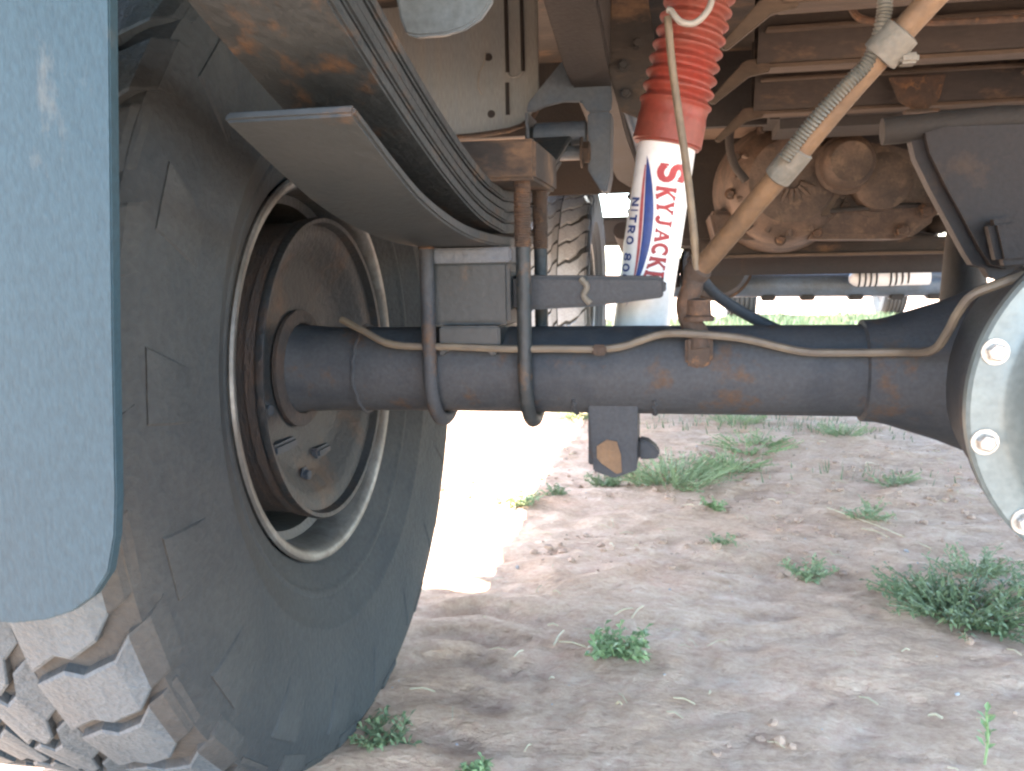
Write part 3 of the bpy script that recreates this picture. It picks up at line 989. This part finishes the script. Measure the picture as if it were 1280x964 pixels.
def cross_member(y, z, x0, x1, drop, w, label, m='bed'):
    t = thing('crossmember', label, 'crossmember', ((x0 + x1) / 2, y, z), 'crossmembers under the bed')
    up_ = [(y - w, .954), (y - w, z), (y - w * .55, z - drop), (y + w * .55, z - drop), (y + w, z), (y + w, .954)]
    inn = [(y + w - .004, .954), (y + w - .004, z + .003), (y + w * .55 - .003, z - drop + .004), (y - w * .55 + .003, z - drop + .004), (y - w + .004, z + .003), (y - w + .004, .954)]
    obj('channel', prism(up_ + inn, 'X', x0, x1), m, t)
    obj('flange', bx(x0 + .01, x1, y - w - .022, y - w - .001, z + .004, z + .009), 'lip', t, bevel=.001)
    obj('flange', bx(x0 + .0, x1, y - w * .52, y + w * .52, z - drop - .007, z - drop - .001), 'lip', t, bevel=.001)
    # mitred end strut down to the rail
    e = prism([(x0 - .075, z - drop - .052), (x0 - .066, z - drop - .058), (x0 - .012, z - drop - .018), (x0 + .02, z - drop - .012), (x0 + .02, z - drop + .012), (x0 - .02, z - drop + .006)], 'Y', y - w * .5, y - w * .5 + .012)
    obj('end_strut', e, 'lip', t, bevel=.002)
    return t
cross_member(.31, .86, -.16, .9, .03, .05, 'rearmost dusty crossmember at the top edge above the red bellows')
cross_member(.60, .85, -.165, .9, .035, .045, 'crossmember between the top one and the one above the gearbox')
cross_member(.98, .85, -.14, .9, .045, .05, 'foremost crossmember just above the gearbox')
lines = thing('fuel_lines', 'thin dusty lines clipped across the crossmembers under the bed', 'fuel lines', (.2, .5, .84))
for k, (y_, z_, w_, r_) in enumerate(((.20, .842, .05, .006), (.235, .845, .12, .0045), (.43, .828, .30, .005))):
    obj('line', tube(smooth_path([(-.15 + w_ * .3, y_, z_ + .03), (-.10 + w_ * .3, y_, z_), (.25, y_ + .01, z_ - .004), (.55, y_, z_ + .002), (.85, y_ + .01, z_)]), r_, 8), ('cable', 'bed_dark', 'rust')[k], lines)
patch = thing('floor_brace', 'flat tan brace plate bolted between two crossmembers', 'brace', (.42, .72, .84))
obj('brace_plate', bx(.33, .47, .662, .915, .838, .846), 'lip', patch, bevel=.003)
for q_ in ((.36, .70), (.44, .70), (.36, .87), (.44, .87)):
    obj('brace_bolt', hexbolt((q_[0], q_[1], .838), (0, 0, -1), .008, .008), 'rust', patch)
ang = thing('angle_bracket', 'rusty angle bracket hanging from the crossmember over the gearbox', 'bracket', (.15, .86, .8))
obj('web', prism([(.10, .845), (.20, .845), (.19, .80), (.16, .775), (.12, .80)], 'Y', .90, .906), 'rust', ang, bevel=.002)
obj('foot', bx(.125, .185, .872, .8995, .775, .781), 'rust', ang, bevel=.002)
tank = bmesh.new()
box(tank, -.10, .62, 1.02, 1.22, .78, .86)
tag(obj('heat_shield', tank, 'bed_dark', None, bevel=.02, base=(.26, 1.12, .86)), 'dark flat shield plate tucked behind the foremost crossmember', 'heat shield')

# ------------------------------------------------------------------ gearbox and engine
gb = thing('gearbox', 'dusty brown gearbox casting with ribs and bolts hanging below the cab floor', 'gearbox', (.03, 1.5, .6))
GC = Vector((-.02, 1.42, .70))
obj('bell_housing', lathe([(-.10, 0), (-.10, .10), (-.07, .135), (0, .150), (.12, .165), (.20, .175), (.26, .17)], GC, 'Y', 40), 'gear', gb)
obj('output_cover', lathe([(-.16, 0), (-.16, .045), (-.15, .055), (-.10, .062), (-.095, .07)], GC + Vector((.12, -.02, .03)), 'Y', 28), 'gear', gb)
for k in range(9):
    a = R(150 + 24 * k)
    p0 = GC + Vector((.02 * math.cos(a), -.104, .02 * math.sin(a)))
    p1 = GC + Vector((.13 * math.cos(a), -.075, .13 * math.sin(a)))
    obj('casting_rib', tube([p0, p1], [.006, .008], 6), 'gear', gb)
for k in range(10):
    a = R(36 * k + 10)
    obj('case_bolt', hexbolt(GC + Vector((.142 * math.cos(a), -.062, .142 * math.sin(a))), (0, -1, 0), .010, .014), 'rust', gb)
obj('transfer_case', prism([(.02, .56), (.26, .555), (.32, .60), (.335, .68), (.29, .75), (.18, .79), (.10, .76), (.04, .66)], 'Y', 1.36, 1.60), 'gear', gb, bevel=.012)
obj('case_cover', lathe([(-.06, 0), (-.06, .05), (-.05, .066), (-.005, .07), (-.005, .084), (.01, .084)], (.185, 1.36, .69), 'Y', 28), 'gear', gb)
obj('oil_pan', prism([(-.19, .565), (.16, .560), (.19, .585), (.19, .64), (-.21, .64)], 'Y', 1.44, 2.05), 'gear', gb, bevel=.01)
for k in range(6):
    xx = -.16 + .062 * k
    obj('pan_rib', bx(xx, xx + .006, 1.434, 1.44, .575, .635), 'lip', gb)
for (xx, zz) in ((-.05, .585), (.10, .582), (.165, .60), (-.15, .60), (.24, .575), (.29, .62), (.06, .62)):
    obj('drain_plug', hexbolt((xx, 1.355 if xx > .2 else 1.436, zz), (0, -1, 0), .013, .018), 'rust', gb)
obj('shift_lever', prism([(.02, .655), (.06, .672), (.10, .665), (.085, .65), (.07, .615), (.05, .612), (.045, .64)], 'Y', 1.325, 1.338), 'lip', gb, bevel=.003)
obj('shift_rod', tube([(.07, 1.33, .625), (.17, 1.33, .632), (.28, 1.36, .634)], .006, 8), 'bed_dark', gb)
obj('vent_hose', tube(smooth_path([(-.13, 1.28, .70), (-.16, 1.26, .74), (-.17, 1.25, .80), (-.15, 1.25, .86)]), .010, 10), 'bed_dark', gb)
eng = thing('engine', 'dark engine block and oil sump filling the space ahead of the gearbox', 'engine', (.1, 2.0, .6))
obj('engine_block', prism([(-.30, .56), (.42, .55), (.50, .70), (.50, 1.0), (-.33, 1.0), (-.34, .70)], 'Y', 1.78, 2.5), 'bed_dark', eng, bevel=.02)
obj('sump', bx(-.22, .34, 1.9, 2.4, .515, .56), 'bed_dark', eng, bevel=.02)
obj('exhaust_pipe', tube(smooth_path([(.36, 1.9, .62), (.40, 1.6, .60), (.42, 1.3, .62), (.5, .9, .70), (.52, .5, .74)]), .026, 14), 'bed', eng)

cm = thing('gearbox_crossmember', 'long rusty crossmember under the gearbox joining the chassis rails', 'crossmember', (.1, 1.65, .53))
obj('beam', prism([(1.60, .528), (1.605, .566), (1.70, .566), (1.705, .528)], 'X', -.23, .60), 'bed', cm, bevel=.004)
obj('lower_flange', bx(-.22, .60, 1.585, 1.72, .520, .5275), 'lip', cm, bevel=.001)
cm2 = prism([(1.86, .467), (1.862, .530), (1.95, .530), (1.955, .467)], 'X', -.26, .62)
tag(obj('skid_bar', cm2, 'hazel', None, bevel=.006, base=(.2, 1.9, .475)), 'dark grey bar just below and beyond the rusty gearbox crossmember', 'bar')
for z_, x_, l_ in ((.652, .30, .12), (.633, .24, .22)):
    pass
cool = thing('cooler_lines', 'two shiny blue grey pipes beside the gearbox', 'pipes', (.42, 1.62, .63))
obj('pipe', tube([(.24, 1.62, .655), (.46, 1.62, .652)], .0085, 10), 'pipe', cool)
obj('pipe', tube([(.20, 1.62, .627), (.47, 1.62, .622)], .008, 10), 'pipe', cool)
obj('elbow', tube([(.385, 1.615, .623), (.41, 1.61, .625)], .012, 10), 'bolt', cool)

# ------------------------------------------------------------------ front axle, stabiliser, front wheel
fa = thing('front_axle', 'blue grey front axle tube with a rusty differential seen under the truck', 'axle', (.2, 2.5, .41))
obj('axle_tube', tube([(-.58, 2.5, .423), (.78, 2.5, .414)], .043, 24), 'pipe', fa)
obj('differential_housing', lathe([(-.16, 0), (-.158, .06), (-.13, .105), (-.05, .125), (.03, .12), (.10, .08), (.11, 0)], (-.15, 2.46, .500), 'Y', 36), 'bed_dark', fa)
obj('differential_rim', lathe([(-.02, .12), (-.02, .135), (.01, .135), (.01, .12)], (-.15, 2.44, .500), 'Y', 36), 'rust', fa)
for xx in (.02, .16, .33, .47, .6):
    obj('axle_bracket', bx(xx, xx + .05, 2.47, 2.53, .362, .385), 'bed_dark', fa, bevel=.005)
stz = thing('steering_stabiliser', 'small white steering stabiliser with black rings lying along the front axle', 'stabiliser', (.42, 2.42, .455))
stb = obj('stabiliser_body', tube([(.318, 2.42, .438), (.330, 2.42, .440), (.345, 2.42, .442), (.56, 2.42, .447), (.585, 2.42, .448)], [.012, .024, .030, .032, .032], 20), 'white', stz)
for i, xx in enumerate((.345, .365, .383, .402, .45, .468, .488, .508)):
    obj('black_ring', tube([(xx, 2.4195, .4435 + (xx - .345) * .028), (xx + .006, 2.4195, .4435 + (xx - .345) * .028)], .0332, 16), 'bed_dark', stb)
obj('stabiliser_rod', tube([(.545, 2.42, .452), (.76, 2.42, .448)], .012, 10), 'pipe', stz)
def coil():
    t = thing('coil_spring', 'dark front coil spring standing behind the white shock absorber', 'coil spring', (-.46, 2.5, .45))
    n = 140
    p = [(-.42 + .055 * math.cos(i * 2 * math.pi * 6 / n), 2.5 + .055 * math.sin(i * 2 * math.pi * 6 / n), .46 + .33 * i / n) for i in range(n + 1)]
    obj('coil', tube(p, .0085, 8), 'bed_dark', t)
    obj('spring_seat', lathe([(0, .075), (.012, .075), (.014, .02)], (-.42, 2.5, .446), 'Z', 20), 'bed_dark', t)
    return t
coil()
tag(obj('link_arm', tube([(-.44, 1.55, .60), (-.42, 2.46, .42)], [.024, .026], 14), 'hazel', None, base=(-.44, 1.55, .6)), 'grey suspension link running forward below the chassis rail', 'link arm')
fs = thing('front_shock', 'slim grey front shock absorber beyond the white one', 'shock absorber', (-.31, 2.38, .40))
obj('shock_body', tube([(-.31, 2.38, .42), (-.315, 2.38, .62)], .03, 16), 'hazel', fs)
obj('shock_rod', tube([(-.315, 2.38, .62), (-.32, 2.38, .80)], .009, 8), 'hazel', fs)
FW = copy_tree(RW)
FW.location = (-.76, 2.52, 0)
MT['tread_lit'] = mat('tread with painted daylight', (.15, .17, .185), (.21, .225, .23), .5, 14, .8, bump=.3)  # lighter copy of the tread for the front wheel, daylight put into its colour
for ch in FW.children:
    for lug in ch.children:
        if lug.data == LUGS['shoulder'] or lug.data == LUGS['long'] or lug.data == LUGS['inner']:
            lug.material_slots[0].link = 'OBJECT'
            lug.material_slots[0].material = MT['tread_lit']
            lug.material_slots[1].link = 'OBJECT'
            lug.material_slots[1].material = MT['tread_lit']
FW['label'] = 'front wheel seen beyond the rear one, pale tread facing the camera'

# ------------------------------------------------------------------ dark bracket above the differential
gs = [(-.001, .672), (.038, .682), (.20, .68), (.20, .49), (.118, .478), (.091, .486), (.074, .512), (.056, .545), (.030, .592), (.010, .632)]
gus = thing('torque_bracket', 'broad grey steel bracket narrowing down to the top of the differential', 'bracket', (.1, .33, .5))
obj('bracket_plate', prism(gs, 'Y', .30, .35), 'hazel', gus, bevel=.014)
obj('bracket_boss', prism([(.085, .552), (.12, .556), (.155, .545), (.16, .50), (.10, .496)], 'Y', .270, .2995), 'hazel', gus, bevel=.008)
obj('upper_bar', tube([(-.03, .32, .668), (.10, .32, .676), (.30, .32, .672)], .017, 14), 'bed_dark', gus)
ds = thing('drive_shaft', 'dark drive shaft running forward from the rear differential', 'drive shaft', (.072, .3, .42))
obj('shaft', tube([(.072, .30, .415), (.36, 1.30, .66)], .031, 20), 'bed_dark', ds)
obj('yoke', tube([(.072, .252, .400), (.072, .30, .415)], .044, 16), 'bed_dark', ds, bevel=.006)

# ------------------------------------------------------------------ wheels lying far ahead in the grass
def far_tyre(x, y, r, w, label):
    t = thing('tyre', label, 'tyre', (x, y, 0), 'tyres standing in the far grass')
    prof = [(-w * .35, r * .6), (-w * .5, r * .78), (-w * .48, r * .94), (-w * .4, r * .985)]
    for k in range(5):
        a = -w * .4 + w * .8 * k / 5
        b = a + w * .8 / 5
        prof += [(a + .004, r), (b - .012, r), (b - .009, r * .965), (b - .001, r * .965)]
    prof += [(w * .4, r * .985), (w * .48, r * .94), (w * .5, r * .78), (w * .35, r * .6)]
    obj('tread', lathe(prof, (x, y, r - .005), 'X', 48), 'rubber', t)
    obj('rim', lathe([(-w * .33, r * .61), (-w * .2, r * .5), (0, r * .45), (0, 0)], (x, y, r - .005), 'X', 32), 'bed_dark', t)
far_tyre(.25, 7.1, .34, .25, 'dark ribbed tyre standing in far grass under the rusty front differential')
far_tyre(1.59, 7.5, .32, .20, 'small dark ribbed tyre standing in far grass nearest the silver cover')

# ------------------------------------------------------------------ weeds, grass, straw, clods
def leaf_quad(bm, base, d, L, W, droop):
    side = d.cross(Vector((0, 0, 1)))
    if side.length < 1e-3:
        side = Vector((1, 0, 0))
    side.normalize()
    mid = base + d * L * .5 + Vector((0, 0, .12 * L))
    tip = base + d * L + Vector((0, 0, -droop * L))
    a = bm.verts.new(base)
    b = bm.verts.new(mid + side * W)
    c = bm.verts.new(tip)
    e = bm.verts.new(mid - side * W)
    bm.faces.new((a, b, c, e))
def weed(x, y, rad, h, stems, label, seed, leafy=9, lw=.0022, ll=.0115):
    rnd = random.Random(seed)
    ll *= rnd.uniform(.7, 1.35)
    lw *= rnd.uniform(.7, 1.6)
    bm = bmesh.new()
    z0 = gz(x, y) - .003
    for s in range(int(stems * 1.25)):
        a = rnd.uniform(0, 2 * math.pi)
        rr = rad * math.sqrt(rnd.random())
        root = Vector((x + rr * .55 * math.cos(a), y + rr * .55 * math.sin(a), 0))
        root.z = gz(root.x, root.y) - .003
        lean = Vector((math.cos(a), math.sin(a), 0)) * rr * .6
        tip = root + lean + Vector((rnd.uniform(-.01, .01), rnd.uniform(-.01, .01), h * rnd.uniform(.25, .85)))
        tube([root, (root + tip) / 2 + Vector((0, 0, h * .1)), tip], [.0011, .0009, .0006], 4, bm, caps=False)
        for k in range(leafy):
            t = (k + 1) / leafy
            p = root.lerp(tip, t)
            b = rnd.uniform(0, 2 * math.pi)
            d = Vector((math.cos(b), math.sin(b), rnd.uniform(.0, .9))).normalized()
            leaf_quad(bm, p, d, ll * rnd.uniform(.6, 1.3), lw * rnd.uniform(.7, 1.4), rnd.uniform(0, .5))
    o = obj('weed', bm, ('weed', 'weed_pale', 'weed_pale', 'weed_yellow')[seed % 4], None, smooth=0, base=(x, y, z0))
    tag(o, label, 'weed', 'weeds growing on the dirt')
W = [(-.16, 1.28, .10, .045, 55, 'loose pale weed patch farther back and to the open side of the bushy clump'),
     (.20, .60, .07, .04, 40, 'small leafy weed touching the back of the widest clump'),
     (-.29, 1.14, .15, .075, 150, 'bushy green weed clump just beyond the bracket under the axle tube'),
     (.125, .43, .12, .055, 150, 'widest weed clump on the dirt, spreading below the differential'),
     (-.36, .20, .045, .03, 26, 'small weed close to the camera beside white straws'),
     (-.07, .55, .04, .028, 18, 'small sparse weed alone in the middle of the shaded dirt'),
     (-.62, .89, .05, .03, 26, 'low weed at the edge of the sunlit dirt, closest to the big wheel'),
     (-.55, .97, .03, .025, 12, 'tiny weed sprout next to the low weed in the sunlit dirt'),
     (-.21, .91, .03, .025, 14, 'tiny dark weed in front of the bushy clump'),
     (-.205, .66, .025, .022, 10, 'thin weed tuft halfway between bushy clump and sparse weed'),
     (-.63, 1.95, .09, .06, 50, 'far weed clump in sunlight behind the U-bolt bend'),
     (-.45, 1.10, .045, .04, 30, 'weed clump on the wheel side of the hanging bracket'),
     (-.085, 1.52, .12, .04, 50, 'flat weed patch below the middle of the axle tube'),
     (.19, 1.75, .08, .05, 40, 'weed clump near the casting neck under the axle'),
     (-.10, 1.9, .12, .06, 50, 'tall weed clump farthest back under the axle tube'),
     (-.60, -.03, .035, .018, 18, 'small green sprig at the foot of the big tyre'),
     (-.48, -.085, .014, .014, 8, 'tiny clover sprig nearest the camera in the bare dirt'),
     (.21, 1.2, .06, .03, 26, 'straggly weed between the far clump and the silver cover'),
     (.09, .87, .05, .03, 22, 'straggly weed behind the widest clump'),
     (.30, .48, .09, .05, 60, 'leafy weed clump partly under the silver cover')]
for i, (x, y, r_, h, s_, l_) in enumerate(W):
    weed(x, y, r_, h, s_, l_, 100 + i)
# a single upright sprout
bm = bmesh.new()
sx, sy = .025, .005
sz = gz(sx, sy) - .003
tube(smooth_path([(sx, sy, sz), (sx + .002, sy, sz + .03), (sx - .001, sy, sz + .06)]), .0013, 6, bm)
for k in range(12):
    a = k * 2.4
    zz = sz + .018 + .0036 * k
    d = Vector((math.cos(a), math.sin(a), .8)).normalized()
    leaf_quad(bm, Vector((sx, sy, zz)), d, .013, .0032, 0)
tag(obj('seedling', bm, 'weed', None, smooth=0, base=(sx, sy, sz)), 'single upright yellow green seedling near the camera', 'seedling')

def blades(name, pts, hmin, hmax, w, m, seed):
    rnd = random.Random(seed)
    bm = bmesh.new()
    for (x, y, z) in pts:
        a = rnd.uniform(0, 2 * math.pi)
        h = rnd.uniform(hmin, hmax) * (.5 + .9 * noise2(np.array([x * 2.3]), np.array([y * .8]), 77)[0])
        dx, dy = math.cos(a) * w, math.sin(a) * w
        lx, ly = rnd.uniform(-.4, .4) * h, rnd.uniform(-.4, .4) * h
        v = [bm.verts.new((x - dx, y - dy, z - .004)), bm.verts.new((x + dx, y + dy, z - .004)), bm.verts.new((x + lx, y + ly, z + h))]
        bm.faces.new(v)
    o = obj(name, bm, m, None, smooth=0)
    o['kind'] = 'stuff'
    return o
rnd = random.Random(5)
far_pts = []
for i in range(30000):
    y = rnd.uniform(4.9, 8.4)
    x = rnd.uniform(-1.6, 3.2)
    d = noise2(np.array([x * 1.3]), np.array([y * 1.3]), 9)[0]
    edge = 7.4 + (noise2(np.array([x * 1.1]), np.array([3.0]), 8)[0] - .5) * 1.6
    if y < edge and d > .16:
        far_pts.append((x, y, 0))
blades('grass', far_pts, .03, .08, .007, 'grass', 3)
near = []
for i in range(4200):
    x, y = rnd.uniform(-.8, .6), rnd.uniform(.75, 3.2)
    d = noise2(np.array([x * 3.2]), np.array([y * 3.2]), 19)[0]
    if d > .52 and rnd.random() < (d - .5) * 3:
        near.append((x, y, gz(x, y)))
blades('sparse_grass', near, .012, .035, .0022, 'grass', 4)
straws = []
bm = bmesh.new()
def straw(bm, a, b, r):
    tube([a, (Vector(a) + Vector(b)) / 2 + Vector((0, 0, .003)), b], r, 5, bm)
fixed = [((-.445, .215), (-.437, .255), .0013), ((-.44, .225), (-.40, .205), .0012), ((-.462, .275), (-.447, .268), .0012), ((-.49, .165), (-.482, .185), .001),
         ((-.345, .30), (-.33, .335), .001), ((.02, .93), (.16, .70), .0011), ((.06, .79), (.10, .75), .001), ((-.35, .06), (-.343, .055), .0013),
         ((-.37, .31), (-.345, .325), .0012), ((.0, .11), (.012, .10), .0016)]
for (a, b, r_) in fixed:
    straw(bm, (a[0], a[1], gz(*a) + .003), (b[0], b[1], gz(*b) + .004), r_)
for i in range(230):
    x, y = rnd.uniform(-.9, .7), rnd.uniform(-.2, 2.4)
    a = rnd.gauss(.6, .7)
    l = rnd.uniform(.006, .032)
    x2, y2 = x + l * math.cos(a), y - l * math.sin(a)
    straw(bm, (x, y, gz(x, y) + .002), (x2, y2, gz(x2, y2) + .002), rnd.uniform(.0005, .0011))
o = obj('straw', bm, 'straw', None)
o['kind'] = 'stuff'
def lumps(name, n, m, rmin, rmax, seed, dens):
    rnd = random.Random(seed)
    bm = bmesh.new()
    for i in range(n):
        x, y = rnd.uniform(-.95, .7), rnd.uniform(-.25, 1.6)
        if noise2(np.array([x * 5]), np.array([y * 5]), seed)[0] < dens:
            continue
        r_ = rmin + (rmax - rmin) * rnd.random() ** 3
        mt = Matrix.Translation((x, y, gz(x, y) + r_ * .3)) @ Matrix.Rotation(rnd.uniform(0, 6), 4, 'Z') @ Matrix.Diagonal((r_ * rnd.uniform(.7, 1.3), r_ * rnd.uniform(.7, 1.3), r_ * rnd.uniform(.5, .9), 1))
        g = bmesh.ops.create_icosphere(bm, subdivisions=1, radius=1, matrix=mt)
        for v in g['verts']:
            v.co += Vector((rnd.uniform(-1, 1), rnd.uniform(-1, 1), rnd.uniform(-1, 1))) * r_ * .18
    o = obj(name, bm, m, None, smooth=25)
    o['kind'] = 'stuff'
lumps('clods', 2600, 'clod', .0012, .0085, 31, .45)
lumps('pebbles', 160, 'stone', .001, .0045, 32, .5)
